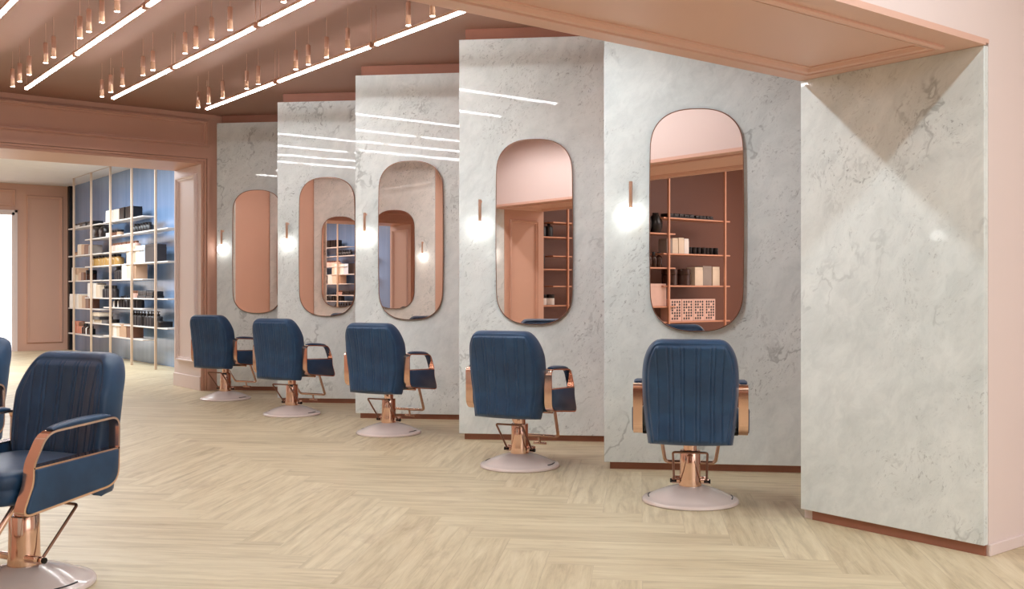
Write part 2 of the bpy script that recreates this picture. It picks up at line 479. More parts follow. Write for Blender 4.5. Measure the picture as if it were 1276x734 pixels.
# the room the camera stands in
bm = bmesh.new(); box(bm, -1.4, -.95, -5, 2.39, 0, H); structure('wall_niche', bm, M['niche'])
bm = bmesh.new(); box(bm, -1.4, 9, -5.2, -5, 0, H); structure('wall_rear', bm, M['pale_paint'])
bm = bmesh.new(); box(bm, 9, 9.2, -5.2, 3.42, 0, H); structure('wall_side', bm, M['pale_paint'])

# ------------------------------------------------------------------ mirrors and sconces
def mirror_outline(w, h, n=96):
    """rounded pill-rectangle, sides gently bowed"""
    pts = []
    for k in range(n):
        t = 2*PI*k/n
        c, s = math.cos(t), math.sin(t)
        x = math.copysign(abs(c)**(2/3.6), c); z = math.copysign(abs(s)**(2/4.6), s)
        # stretch corners: keep corner roundness the same in both directions
        pts.append((x*w/2, z*h/2))
    return pts

def rr_outline(w, h):
    base = [(-w/2, -h/2), (w/2, -h/2), (w/2, h/2), (-w/2, h/2)]
    # cubic-ish corner: horizontal radius ~ .42w, vertical ~ .27
    rx, rz = w*.5, .285
    pts = []
    for (sx, sz, a0) in ((1, 1, 0), (-1, 1, PI/2), (-1, -1, PI), (1, -1, 1.5*PI)):
        for k in range(17):
            t = a0+PI/2*k/16
            c, s = math.cos(t), math.sin(t)
            e = 2/2.55
            px = math.copysign(abs(c)**e, c); pz = math.copysign(abs(s)**e, s)
            x = sx*(w/2-rx)+px*rx; z = sz*(h/2-rz)+pz*rz
            pts.append((x, z))
    out = []
    for p in pts:
        if not out or (Vector(p)-Vector(out[-1])).length > .002: out.append(p)
    out2 = []
    n = len(out)
    for i in range(n):
        out2.append(out[i])
        a, b = Vector(out[i]), Vector(out[(i+1)%n])
        if (b-a).length > .12:
            m = 10
            for q in range(1, m): out2.append(tuple(a.lerp(b, q/m)))
    # bow the long sides very slightly
    return [(x*(1-.035*(2*abs(z)/h)**2), z) for x, z in out2]

def make_mirror():
    t = thing('wall_mirror', 'x', 'mirror', (0, 0, 0), 0, 'rounded mirrors on the marble panels')
    w, h = .645, 1.54
    o = rr_outline(w, h); n = len(o)
    bm = bmesh.new()   # local: +y points out of the wall
    def ring(sc_, y): return [bm.verts.new((x*(1-sc_/(w/2)), y, z*(1-sc_/(h/2)))) for x, z in o]
    rs = [ring(0, 0), ring(0, .026), ring(.0015, .0285), ring(.005, .0285), ring(.006, .024), ring(.006, 0)]
    for a, b in zip(rs, rs[1:]):
        for k in range(n): bm.faces.new((a[k], a[(k+1)%n], b[(k+1)%n], b[k]))
    a, b = rs[-1], rs[0]
    for k in range(n): bm.faces.new((a[k], a[(k+1)%n], b[(k+1)%n], b[k]))
    link('frame', bm, M['dark_copper'], t)
    bm = bmesh.new()
    a = [bm.verts.new((x*(1-.006/(w/2)), .022, z*(1-.006/(h/2)))) for x, z in o]
    b = [bm.verts.new((x*(1-.006/(w/2)), .004, z*(1-.006/(h/2)))) for x, z in o]
    bm.faces.new(a); bm.faces.new(b[::-1])
    for k in range(n): bm.faces.new((a[k], b[k], b[(k+1)%n], a[(k+1)%n]))
    link('mirror_glass', bm, M['mirror'], t, smooth=False)
    return t

def make_sconce():
    t = thing('globe_sconce', 'x', 'wall lamp', (0, 0, 0), 0, 'globe wall lamps beside the mirrors')
    bm = bmesh.new(); tube(bm, [(0, 0, .238), (0, .055, .238)], .005, 8)
    tube(bm, [(0, .0, .238), (0, .006, .238)], .011, 16); link('wall_bracket', bm, M['satin_copper'], t)
    bm = bmesh.new(); lathe(bm, [(.010, .064), (.0125, .067), (.0125, .248), (.010, .25)], 16, (0, .055, 0)); link('stem', bm, M['satin_copper'], t)
    bm = bmesh.new(); bmesh.ops.create_uvsphere(bm, u_segments=24, v_segments=16, radius=.053, matrix=Matrix.Translation((0, .057, .013)))
    link('globe', bm, M['globe'], t, sharp=180)
    return t

ml = ['rose tinted rounded mirror on the nearest marble panel, reflecting brown shelves',
      'rounded mirror reflecting a pink wall panel, second from the right',
      'middle rounded mirror of the row, reflecting another mirror and a blue strip',
      'rounded mirror reflecting white shelves before a blue wall, second from the far end',
      'plain pink looking rounded mirror at the far left end of the row']
sl = ['glowing globe wall lamp left of the mirror that reflects brown shelves',
      'glowing globe wall lamp left of the mirror reflecting a pink wall panel',
      'glowing globe wall lamp left of the middle mirror of the row',
      'glowing globe wall lamp left of the mirror reflecting white shelves',
      'glowing globe wall lamp between the pink doorway and the farthest mirror']
mir = make_mirror(); sco = make_sconce()
# a wall-mounted thing's local +y is the outward normal: rotation so +y -> (-s,-s)
RZR = math.radians(135); RZL = math.radians(-45)
first = True
for k in range(1, 6):
    L = tips[k]; o_ = (0, 0, -.078, -.058, -.10)[k-1]; c = L+p_r*(.634+o_)
    s = L+p_r*(.185+o_)
    if first:
        mir.location = (c.x, c.y, 1.735); mir.rotation_euler.z = RZR; mir['label'] = ml[0]
        sco.location = (s.x, s.y, 1.755); sco.rotation_euler.z = RZR; sco['label'] = sl[0]; first = False
    else:
        dup(mir, (c.x, c.y, 1.735), RZR, ml[k-1]); dup(sco, (s.x, s.y, 1.755), RZR, sl[k-1])
lm = {1: ('small looking mirror seen reflected inside the middle mirror', 'globe lamp seen reflected inside the middle mirror'),
      2: ('mirror full of white shelves seen reflected inside the mirror second from far end', None)}
for k in range(0, 4):
    L = tipl[k]; c = L+pl*.634; s = L+pl*.185
    lab = lm.get(k, (None, None))
    dup(mir, (c.x, c.y, 1.735), RZL, lab[0] or ('mirror on the unseen facing wall, %s bay from the opening' % ['first', 'second', 'third', 'fourth'][k]), 'mirrors on the facing wall')
    if k < 3: dup(sco, (s.x, s.y, 1.755), RZL, lab[1] or ('globe lamp on the facing wall, %s bay from the opening' % ['first', 'second', 'third', 'fourth'][k]), 'lamps on the facing wall')

# ------------------------------------------------------------------ ceiling lights
STRX = [3.95, 3.0, 2.21, 1.475]
ROW = ['row nearest the marble panels', 'second row from the marble panels', 'third row from the marble panels', 'fourth row from the marble panels']
def make_strip():
    t = thing('linear_pendant_light', 'x', 'strip light', (0, 0, 0), 0, 'suspended strip lights')
    l = 1.67
    bm = bmesh.new(); box(bm, -.017, .017, 0, l, .012, .035, .002); link('housing', bm, M['satin_copper'], t)
    bm = bmesh.new(); box(bm, -.0105, .0105, .006, l-.006, -.004, .014, .003, 2); link('diffuser', bm, M['strip'], t)
    for y in (-.006, l+.006):
        bm = bmesh.new(); box(bm, -.02, .02, y-.012, y+.012, -.006, .037, .003); link('end_cap', bm, M['satin_copper'], t)
    for y in (.0, l):
        bm = bmesh.new(); tube(bm, [(0, y, .03), (0, y, H-3.145)], .0022, 6); link('suspension_wire', bm, M['satin_copper'], t)
    return t
seg = ['far', 'middle', 'near']
st = make_strip(); first = True
for r, x in enumerate(STRX):
    for k in range(3):
        y = 10.40-1.75*(k+1)
        lab = '%s glowing strip light of the %s' % (seg[k], ROW[r])
        if first: st.location = (x, y, 3.145); st['label'] = lab; first = False
        else: dup(st, (x, y, 3.145), 0, lab)

def make_pendant():
    t = thing('pendant_lamp', 'x', 'pendant lamp', (0, 0, 0), 0, 'small copper pendants')
    bm = bmesh.new()
    lathe(bm, [(.0165, .070), (.018, .071), (.018, .160), (.0155, .165), (.005, .168)], 20)
    link('shade', bm, M['satin_copper'], t)
    bm = bmesh.new(); lathe(bm, [(.0175, .072), (.018, .070), (.0195, .004), (.020, 0), (.0185, .0), (.0165, .006)], 20); link('glass_cone', bm, M['cone'], t)
    bm = bmesh.new(); lathe(bm, [(.016, -.001), (.0175, .0), (.0175, .004), (.0165, .006)], 20); link('lamp_glass', bm, M['bulb'], t)
    bm = bmesh.new(); tube(bm, [(0, 0, .17), (0, 0, H-3.125)], .002, 6); link('cord', bm, M['satin_copper'], t)
    return t
ORD = ['first', 'second', 'third', 'fourth', 'fifth', 'sixth', 'seventh', 'eighth', 'ninth', 'tenth', 'eleventh', 'twelfth']
PENDY = [10.17, 9.885, 9.52, 8.94, 8.68, 7.91, 7.675, 7.35, 7.0, 6.11, 5.80]
pe = make_pendant(); first = True
for r, x in enumerate(STRX):
    for k, y in enumerate(PENDY):
        lab = '%s small copper pendant from the far end, %s' % (ORD[k], ROW[r])
        if first: pe.location = (x-.15, y, 3.125); pe['label'] = lab; first = False
        else: dup(pe, (x-.15, y, 3.125), 0, lab)

# ------------------------------------------------------------------ styling chair
def make_chair():
    t = thing('styling_chair', 'x', 'chair', (0, 0, 0), 0, 'navy styling chairs')
    # base: dome with a rolled rim
    bm = bmesh.new()
    prof = [(.278, .0), (.284, .004), (.284, .012), (.279, .020), (.268, .024), (.256, .026), (.236, .036), (.20, .054), (.15, .073), (.11, .085), (.078, .093), (.068, .095)]
    lathe(bm, prof, 64); link('base', bm, M['base'], t)
    for s in (-1, 1):
        bm = bmesh.new()
        pts = [(s*.247*math.cos(a), .247*math.sin(a), .0315) for a in [math.radians(d) for d in range(-14, 15, 4)]]
        tube(bm, pts, .0035, 6); link('base_slot', bm, M['rubber'], t)
    # pump column: outer jacket with flared foot and inner ram
    bm = bmesh.new(); lathe(bm, [(.066, .09), (.067, .10), (.063, .14), (.061, .22), (.060, .30), (.057, .305), (.045, .306)], 40); link('column', bm, M['copper'], t)
    bm = bmesh.new(); lathe(bm, [(.040, .30), (.040, .375), (.06, .382), (.06, .39)], 28); link('piston', bm, M['copper'], t)
    bm = bmesh.new(); box(bm, -.105, .105, .018, .042, .115, .145, .006, 2); box(bm, -.11, .11, -.012, .016, .105, .135, .006, 2); link('pump_yoke', bm, M['copper'], t)
    # pump lever loop behind the column
    bm = bmesh.new()
    path = round_path([(-.095, -.005, .122), (-.098, -.19, .318), (.098, -.19, .318), (.095, -.005, .122)], .016, 4)
    tube(bm, path, .0068, 10); link('pump_lever', bm, M['dark_copper'], t)
    for s in (-1, 1):
        bm = bmesh.new(); tube(bm, [(s*.080, -.002, .12), (s*.118, -.002, .12)], .013, 12); link('lever_knob', bm, M['black_metal'], t)
    # seat plate / cross bar
    bm = bmesh.new(); box(bm, -.17, .17, -.16, .19, .388, .408, .005, 2); link('seat_plate', bm, M['black_metal'], t)
    bm = bmesh.new(); tube(bm, [(-.21, .10, .384), (.21, .10, .384)], .012, 12); link('seat_rail', bm, M['copper'], t)
    # seat cushion: superellipse plan, crowned top
    bm = bmesh.new(); n = 72
    def plan(k, sc_):
        a = 2*PI*k/n; c, s = math.cos(a), math.sin(a); e = 2/5.5
        return (math.copysign(abs(c)**e, c)*.252*sc_, .055+math.copysign(abs(s)**e, s)*.278*sc_)
    layers = [(.0, .408), (.93, .408), (.975, .414), (.99, .43), (.995, .462), (.985, .470), (.99, .476), (1.0, .485), (1.0, .505), (.985, .522), (.95, .534), (.88, .541), (.6, .547), (.3, .549), (.0, .55)]
    rings = []
    for sc_, z in layers:
        if sc_ == 0: rings.append([bm.verts.new((0, .055, z))])
        else: rings.append([bm.verts.new((*plan(k, sc_), z)) for k in range(n)])
    for a, b in zip(rings, rings[1:]):
        for k in range(n):
            if len(a) == 1: bm.faces.new((a[0], b[(k+1)%n], b[k]))
            elif len(b) == 1: bm.faces.new((a[k], a[(k+1)%n], b[0]))
            else: bm.faces.new((a[k], a[(k+1)%n], b[(k+1)%n], b[k]))
    link('seat', bm, M['leather'], t, sharp=60)
    # backrest
    zb, zt = .365, .975
    CH, CW = .235, .112           # corner height / width
    def hw(z):
        f = (z-zb)/(zt-zb)
        w = .240+.034*math.sin(min(1, f/.58)*PI/2)
        if z > zt-CH:
            q = (z-(zt-CH))/CH
            w -= CW*(1-math.sqrt(max(0, 1-q**2.3)))
        return w
    def top(x):      # outline height at x
        ax = abs(x)
        if ax < .274-CW: return zt
        q = min(1, (ax-(.274-CW))/CW)
        return zt-CH+CH*max(0, 1-q**2)**(1/2.3)
    NU, NV = 190, 64
    us = [-math.cos(PI*(i/NU))*.35+(-1+2*i/NU)*.65 for i in range(NU+1)]
    vs = []
    for j in range(NV+1):
        f = j/NV
        vs.append(zb+(zt-zb)*(.5-.5*math.cos(PI*f))*.45+(zt-zb)*(f**.86)*.55)
    vs[0], vs[-1] = zb, zt
    lines = [-.178, -.118, -.095, -.053, -.034, .03, .052, .11, .13, .175]
    def surf(x, z, side):
        d = max(0, min(hw(z)-abs(x), top(x)-z+.002, (z-zb)*1.6))
        R = .055
        e = min(1, d/R)
        th = math.sqrt(max(0, 1-(1-e)**2))
        fan = 1+.10*max(0, (z-.6)/.37)**2
        g = 0
        for lx in lines:
            dx = x-lx*fan
            if abs(dx) < .016: g += math.exp(-(dx/.0042)**2)
        inner = max(0, min(1, (d-.040)/.012))
        groove = g*.0062*inner
        rim = math.exp(-((d-.034)/.0055)**2)*.0075
        rim2 = math.exp(-((d-.050)/.0045)**2)*.004 if side > 0 else 0
        puff = .010*inner*(1-(x/.3)**2)
        hf = z-.55
        lean = -.240-.15*max(0, hf)-.035*min(0, hf)*-1 + .075*(x/.27)**2*(.4+.6*max(0, min(1, 1-(z-.8)/.2)))
        if side > 0:
            return lean+.052*th+puff*1.2-groove-rim-rim2
        return lean-.066*th-puff*.4+groove+rim-.05*(x/.27)**2*th
    bm = bmesh.new()
    grids = {}
    for side in (1, -1):
        g = []
        for z in vs:
            w = hw(z); row = []
            for u in us:
                x = u*w
                row.append(bm.verts.new((x, surf(x, z, side), z)))
            g.append(row)
        grids[side] = g
        for j in range(NV):
            for i in range(NU):
                q = (g[j][i], g[j][i+1], g[j+1][i+1], g[j+1][i])
                bm.faces.new(q if side < 0 else q[::-1])
    A, B = grids[1], grids[-1]
    for j in range(NV):
        bm.faces.new((A[j][0], A[j+1][0], B[j+1][0], B[j][0])); bm.faces.new((A[j][NU], B[j][NU], B[j+1][NU], A[j+1][NU]))
    for i in range(NU):
        bm.faces.new((A[0][i], B[0][i], B[0][i+1], A[0][i+1])); bm.faces.new((A[NV][i], A[NV][i+1], B[NV][i+1], B[NV][i]))
    bmesh.ops.remove_doubles(bm, verts=bm.verts[:], dist=.0004)
    link('backrest', bm, M['leather'], t, sharp=75)
    # arms
    for s in (-1, 1):
        xi, xo = (.272, .326)
        loop = [(-.205, .712), (.165, .688), (.232, .565), (.232, .50), (.288, .374), (-.20, .428)]
        path = round_path(loop, [.045, .05, .04, .05, .05, .07], 7, True)
        bm = bmesh.new(); strap(bm, path, s*xi, s*xo, .009, True)
        mid = [Vector((-.205, .578)), Vector((.230, .556))]
        strap(bm, mid, s*xi, s*xo, .007, False)
        link('arm_frame', bm, M['copper'], t, sharp=30)
        # upholstered side panel filling the lower loop
        ins = round_path([(-.199, .574), (.226, .552), (.226, .50), (.278, .380), (-.194, .434)], [.008, .008, .05, .045, .06], 6, True)
        bm = bmesh.new()
        def ring(x, grow):
            cx = sum(p[0] for p in ins)/len(ins); cz = sum(p[1] for p in ins)/len(ins)
            return [bm.verts.new((x, cx+(p[0]-cx)*grow, cz+(p[1]-cz)*grow)) for p in ins]
        rs = [ring(s*(xi+.001), .97), ring(s*(xi+.004), 1), ring(s*(xo+.002), 1), ring(s*(xo+.007), .965)]
        m_ = len(ins)
        for a, b in zip(rs, rs[1:]):
            for k in range(m_): bm.faces.new((a[k], a[(k+1)%m_], b[(k+1)%m_], b[k]))
        bm.faces.new(rs[0][::-1]); bm.faces.new(rs[-1])
        link('side_panel', bm, M['leather'], t, sharp=35)
        # arm pad
        bm = bmesh.new()
        nseg = 14
        sect = [(-.027, .0), (-.029, .006), (-.026, .016), (-.014, .022), (.014, .022), (.026, .016), (.029, .006), (.027, .0)]
        rings = []
        for q in range(nseg+1):
            f = q/nseg; y = -.165+.300*f
            zc = .7145-(y+.165)*.0688
            k = math.sin(PI*min(max(f, .0), 1))**.28 if 0 < f < 1 else .35
            rings.append([bm.verts.new((s*.299+a*(.55+.45*k), y, zc+b*k)) for a, b in sect])
        for a, b in zip(rings, rings[1:]):
            for k in range(len(sect)): bm.faces.new((a[k], a[(k+1)%len(sect)], b[(k+1)%len(sect)], b[k]))
        bm.faces.new(rings[0][::-1]); bm.faces.new(rings[-1])
        link('arm_pad', bm, M['leather'], t, sharp=50)
        # bracket joining arm to seat
        bm = bmesh.new(); box(bm, min(s*.15, s*.274), max(s*.15, s*.274), -.10, .12, .408, .425, .003); link('arm_bracket', bm, M['black_metal'], t)
    # footrest: two drop tubes, cross bar and T-shaped stub
    bm = bmesh.new()
    tube(bm, round_path([(-.185, .20, .40), (-.155, .355, .172), (.155, .355, .172), (.185, .20, .40)], .03, 6), .0115, 12)
    tube(bm, [(-.15, .20, .40), (-.19, .20, .40)], .011, 8); tube(bm, [(.15, .20, .40), (.19, .20, .40)], .011, 8)
    link('footrest', bm, M['copper'], t)
    bm = bmesh.new(); tube(bm, [(0, .355, .172), (0, .375, .115)], .009, 10); tube(bm, [(-.05, .375, .112), (.05, .375, .112)], .010, 10); link('foot_stub', bm, M['copper'], t)
    return t

CAM_T = math.atan2(975, 1260)     # heading offset of the camera from +Y, clockwise
def heading(a_deg):
    """local +y of the chair in camera-plane degrees (0 = straight away, + = to the right)"""
    return -CAM_T-math.radians(a_deg)
chair = make_chair()
CH_ = [((4.51, 4.10), 10, 'navy styling chair seen squarely from behind, below the nearest mirror'),
       ((4.45, 5.66), 24, 'navy styling chair below the mirror that reflects a pink wall panel'),
       ((4.57, 7.67), 24, 'navy styling chair below the middle mirror of the row'),
       ((4.49, 9.43), 24, 'navy styling chair below the mirror reflecting white shelves'),
       ((4.52, 11.23), 24, 'farthest navy styling chair, beside the pale pink doorway panel'),
       ((.985, 4.64), 204, 'large foreground navy chair turned sideways at the left edge'),
       ((.92, 6.6), 203, 'navy chair cut off by the left edge, behind the large foreground chair')]
for i, ((x, y), a, lab) in enumerate(CH_):
    if i == 0: chair.location = (x, y, 0); chair.rotation_euler.z = heading(a); chair['label'] = lab
    else: dup(chair, (x, y, 0), heading(a), lab)

# ------------------------------------------------------------------ shelving
def shelving(name, label, X, poles, shelves, mat_p, mat_s, depth, pw, flip=False):
    t = thing(name, label, 'shelving', (X, poles[0], 0))
    fx = (depth/2, depth/2+pw) if flip else (-depth/2-pw, -depth/2)

    y_ = poles[0]
    for y in poles:
        bm = bmesh.new(); box(bm, fx[0], fx[1], y-y_-pw/2, y-y_+pw/2, 0, H, .004); link('pole', bm, mat_p, t)
    for (y0, y1, z) in shelves:
        bm = bmesh.new(); box(bm, -depth/2, depth/2, y0-y_, y1-y_, z-.022, z, .003); link('shelf', bm, mat_s, t)
    bm = bmesh.new(); box(bm, fx[0]+pw*.3, fx[1]-pw*.3, min(poles)-y_, max(poles)-y_, H-.008, H-.001); link('top_rail', bm, mat_p, t)
    return t
FX = 5.33+.12+.018
FP = [16.1, 17.3, 18.5, 19.7, 20.9]
colA = [(19.2, 21.4, z) for z in (2.48, 1.935, 1.443, .91, .41)]
colB = [(18.0, 20.2, z) for z in (2.22, 1.705, 1.12, .65)]
colC = [(16.8, 19.0, z) for z in (2.48, 1.935, 1.443, .955, .445)]
colD = [(15.6, 17.8, z) for z in (2.225, 1.71, 1.125, .665)]
# shelves of neighbouring columns sit at different heights, so the overhangs interleave
shelving('display_shelving', 'tall pole shelving with white shelves in front of the blue wall', FX, FP, colA+colB+colC+colD, M['pole'], M['shelf'], .24, .036)

_cache = {}
def product(kind, col, w, h, d=None, capcol='black'):
    key = (kind, col, w, h, d, capcol)
    if key in _cache: return copy_tree(_cache[key])
    col2 = PAL[col]
    d = d or w
    bm = bmesh.new()
    if kind == 'box':
        box(bm, -d/2, d/2, -w/2, w/2, 0, h*.86, .003)
        box(bm, -d/2+.002, d/2-.002, -w/2+.002, w/2-.002, h*.86, h, .003)
        o = link('carton', bm, col2, smooth=False)
    elif kind == 'bottle':
        r = w/2
        lathe(bm, [(r*.9, 0), (r, .006), (r, h*.62), (r*.9, h*.68), (r*.42, h*.76), (r*.38, h*.82)], 16)
        o = link('bottle', bm, col2)
        bm = bmesh.new(); lathe(bm, [(r*.46, h*.80), (r*.46, h*.98), (r*.40, h)], 14); link('cap', bm, PAL[capcol], o)
    elif kind == 'pump':
        r = w/2
        lathe(bm, [(r*.9, 0), (r, .006), (r, h*.60), (r*.85, h*.66), (r*.35, h*.70), (r*.35, h*.74)], 16)
        o = link('pump_bottle', bm, col2)
        bm = bmesh.new(); lathe(bm, [(r*.42, h*.73), (r*.42, h*.82), (r*.15, h*.83), (r*.15, h*.93), (r*.3, h*.94), (r*.3, h)], 12)
        box(bm, -r*.12, r*.12, -r*.9, 0, h*.95, h*.99); link('pump_head', bm, PAL[capcol], o)
    elif kind == 'jar':
        r = w/2
        lathe(bm, [(r*.92, 0), (r, .005), (r, h*.62), (r*.9, h*.66)], 18)
        o = link('jar', bm, col2)
        bm = bmesh.new(); lathe(bm, [(r*1.0, h*.65), (r*1.02, h*.68), (r*1.02, h*.97), (r*.95, h)], 18); link('lid', bm, PAL[capcol], o)
    elif kind == 'vase':
        r = w/2
        lathe(bm, [(r*.55, 0), (r*.7, h*.03), (r*.97, h*.3), (r, h*.5), (r*.85, h*.75), (r*.5, h*.9), (r*.42, h*.95), (r*.48, h)], 24)
        o = link('vase', bm, col2)
    elif kind == 'bag':
        n, m_ = 20, 12; rings = []
        for j in range(m_+1):
            f = j/m_; z = h*f
            k = (1-(2*f-.85)**4*.35) if f < .9 else .75-.5*(f-.9)/.1
            rings.append([bm.verts.new((d/2*k*math.copysign(abs(math.cos(2*PI*i/n))**.7, math.cos(2*PI*i/n))*(1+.06*math.sin(5*i+j)), w/2*k*math.copysign(abs(math.sin(2*PI*i/n))**.7, math.sin(2*PI*i/n))*(1+.05*math.cos(3*i+2*j)), z)) for i in range(n)])
        for a, b in zip(rings, rings[1:]):
            for i in range(n): bm.faces.new((a[i], a[(i+1)%n], b[(i+1)%n], b[i]))
        bm.faces.new(rings[0][::-1]); bm.faces.new(rings[-1])
        o = link('cloth_bag', bm, col2)
    elif kind == 'tray':
        box(bm, -d/2, d/2, -w/2, w/2, 0, h*.35, .004)
        for q in range(5):
            yq = -w/2+w*(q+.5)/5
            box(bm, -d/2+.01, d/2-.01, yq-w*.09, yq+w*.09, h*.35, h, .006)
        o = link('storage_case', bm, col2)
    elif kind == 'flat':
        box(bm, -d/2, d/2, -w/2, w/2, 0, h*.8, .006, 2); box(bm, -d/2*1.02, d/2*1.02, -w/2*1.01, w/2*1.01, h*.8, h, .004)
        o = link('flat_case', bm, col2)
    elif kind == 'dotbox':
        box(bm, -d/2, d/2, -w/2, w/2, 0, h, .003)
        o = link('patterned_carton', bm, col2, smooth=False)
        bm = bmesh.new()
        for a in range(4):
            for b_ in range(7):
                if (a*3+b_*5) % 7 == 0: continue
                y = -w*.42+w*.84*(a+.5)/4; z = h*(.06+.88*(b_+.5)/7)
                tube(bm, [(d/2-.001, y, z), (d/2+.002, y, z)], w*.07, 8)
        link('printed_pattern', bm, PAL['black'], o)
    _cache[key] = o
    return o

NOUN = {'box': ('carton', 'box'), 'bottle': ('bottle', 'bottle'), 'pump': ('pump bottle', 'bottle'), 'jar': ('jar', 'jar'), 'vase': ('round vase', 'vase'),
        'bag': ('cloth bag', 'bag'), 'tray': ('divided case', 'case'), 'flat': ('flat case', 'case'), 'dotbox': ('dotted carton', 'box')}
CN = {'ice': 'pale blue', 'darkbrown': 'dark brown', 'pink': 'pale pink', 'grey': 'grey'}
def fill(X, zshelf, y_start, sign, items, where, group, zoff=0, hf=1.0):
    """items: list of (kind, colour, width, height, depth, cap, gap). Laid from y_start in direction sign"""
    y = y_start; count = 0
    for it in items:
        kind, col, w, h = it[:4]; h *= hf
        d = it[4] if len(it) > 4 and it[4] else None
        cap = it[5] if len(it) > 5 and it[5] else 'black'
        gap = it[6] if len(it) > 6 else .012
        o = product(kind, col, w, h, d, cap)
        y += sign*w/2
        o.location = (X+random.uniform(-.01, .01), y, zshelf+zoff)
        count += 1
        noun, cat = NOUN[kind]
        tag(o, '%s %s, %s %s' % (CN.get(col, col), noun, ORD[count-1] if count <= 12 else 'last', where), cat, group)
        y += sign*(w/2+gap)
R = lambda it, n: [it]*n
# far shelves: left in the picture = larger y, so items run in -y
sh = {
 'A1': (2.48, 21.12, R(('jar', 'white', .10, .14, None, 'charcoal'), 6)+[('flat', 'black', .42, .13, .2), ('flat', 'black', .40, .13, .2)]),
 'A2': (1.935, 21.15, R(('jar', 'tan', .12, .12, None, 'brown'), 4)+[('box', 'cream', .22, .34, .2), ('box', 'tan', .24, .32, .2), ('box', 'brown', .26, .30, .2), ('box', 'grey', .22, .28, .2)]),
 'A3': (1.443, 21.05, [('box', 'white', .24, .42, .22), ('box', 'cream', .20, .20, .2), ('box', 'tan', .2, .26, .2), ('box', 'brown', .2, .25, .2), ('jar', 'darkbrown', .2, .32)]),
 'A4': (.91, 21.2, [('box', 'white', .2, .44, .2), ('box', 'white', .2, .43, .2), ('box', 'white', .2, .44, .2), ('box', 'cream', .24, .42, .2), ('box', 'tan', .22, .38, .2), ('box', 'brown', .22, .36, .2)]),
 'A5': (.41, 21.25, R(('jar', 'salmon', .15, .38, None, 'salmon'), 3)+R(('jar', 'salmon', .15, .36, None, 'brown'), 1)+[('bottle', 'darkbrown', .12, .30, None, 'black'), ('bottle', 'darkbrown', .12, .32, None, 'black'), ('bottle', 'white', .10, .28, None, 'black'), ('bottle', 'darkbrown', .12, .30, None, 'black'), ('bottle', 'black', .12, .26, None, 'black')]),
 'B1': (2.22, 19.92, [('bag', 'black', .62, .42, .2), ('bag', 'black', .34, .36, .2), ('jar', 'white', .11, .12, None, 'white'), ('jar', 'white', .11, .12, None, 'white'), ('jar', 'brown', .12, .17, None, 'black'), ('jar', 'brown', .12, .17, None, 'black'), ('jar', 'brown', .12, .17, None, 'black'), ('jar', 'tan', .12, .17, None, 'black')]),
 'B2': (1.705, 19.88, R(('bottle', 'amber', .175, .31), 9)),
 'B3': (1.12, 19.95, [('box', 'white', .27, .44, .22), ('box', 'white', .27, .43, .22), ('box', 'cream', .25, .38, .22)]+R(('bottle', 'charcoal', .12, .36), 5)),
 'B4': (.65, 19.75, [('box', 'white', .22, .28, .2), ('flat', 'cream', .48, .10, .26), ('flat', 'charcoal', .42, .10, .22), ('jar', 'black', .14, .13)]),
 'C1': (2.48, 18.78, [('box', 'white', .22, .33, .2), ('box', 'white', .2, .32, .2), ('box', 'cream', .17, .32, .2), ('box', 'cream', .15, .31, .2)]+R(('box', 'black', .15, .33, .22), 4)),
 'C2': (1.935, 18.68, R(('bottle', 'pink', .135, .26, None, 'brown'), 10)),
 'C3': (1.443, 18.45, R(('bottle', 'charcoal', .12, .38), 5)+[('box', 'white', .26, .42, .2), ('box', 'cream', .24, .43, .2), ('box', 'tan', .2, .42, .2)]),
 'C4': (.955, 18.55, [('bottle', 'white', .11, .24), ('bottle', 'black', .13, .30), ('bottle', 'white', .11, .26), ('bottle', 'charcoal', .13, .32)]+R(('pump', 'black', .13, .33), 7)),
 'C5': (.445, 18.5, [('box', 'cream', .19, .36, .2), ('box', 'white', .17, .35, .2), ('box', 'cream', .17, .35, .2), ('box', 'tan', .19, .36, .2), ('box', 'tan', .19, .34, .2), ('box', 'brown', .26, .34, .2)]),
 'D1': (2.225, 17.42, R(('bottle', 'black', .13, .25), 6)),
 'D2': (1.71, 17.58, [('box', 'cream', .16, .50, .2), ('box', 'white', .16, .47, .2), ('box', 'cream', .14, .48, .2), ('box', 'white', .20, .45, .2), ('box', 'ice', .24, .46, .2), ('box', 'black', .25, .47, .25), ('box', 'charcoal', .22, .46, .25)]),
 'D3': (1.125, 17.40, R(('jar', 'pink', .10, .20, None, 'brown'), 4)+[('tray', 'black', .42, .20, .22), ('tray', 'black', .30, .18, .22)]),
 'D4': (.665, 17.52, R(('pump', 'charcoal', .135, .40), 4)+[('pump', 'black', .12, .40, None, 'black', .06)]+R(('pump', 'charcoal', .135, .40), 4)+[('jar', 'black', .10, .16), ('flat', 'black', .24, .15, .2)]),
}
cn = {'A': 'far left', 'B': 'second', 'C': 'third', 'D': 'right-hand'}
zn = {1: 'top', 2: 'second', 3: 'third', 4: 'fourth', 5: 'bottom'}
for key, (z, y0, items) in sh.items():
    nm = 'bottom' if (key in ('B4', 'D4')) else zn[int(key[1])]
    w = 'from left, %s shelf of the %s shelf column' % (nm, cn[key[0]])
    fill(FX, z, min(y0+.16, {'A': 21.34, 'B': 20.12, 'C': 18.92, 'D': 17.72}[key[0]]), -1, [(a[0], a[1], a[2], a[3], min(a[4] or a[2], .2) if len(a) > 4 else None, *a[5:]) for a in items], w, 'products on the white shelves', 0, .62)
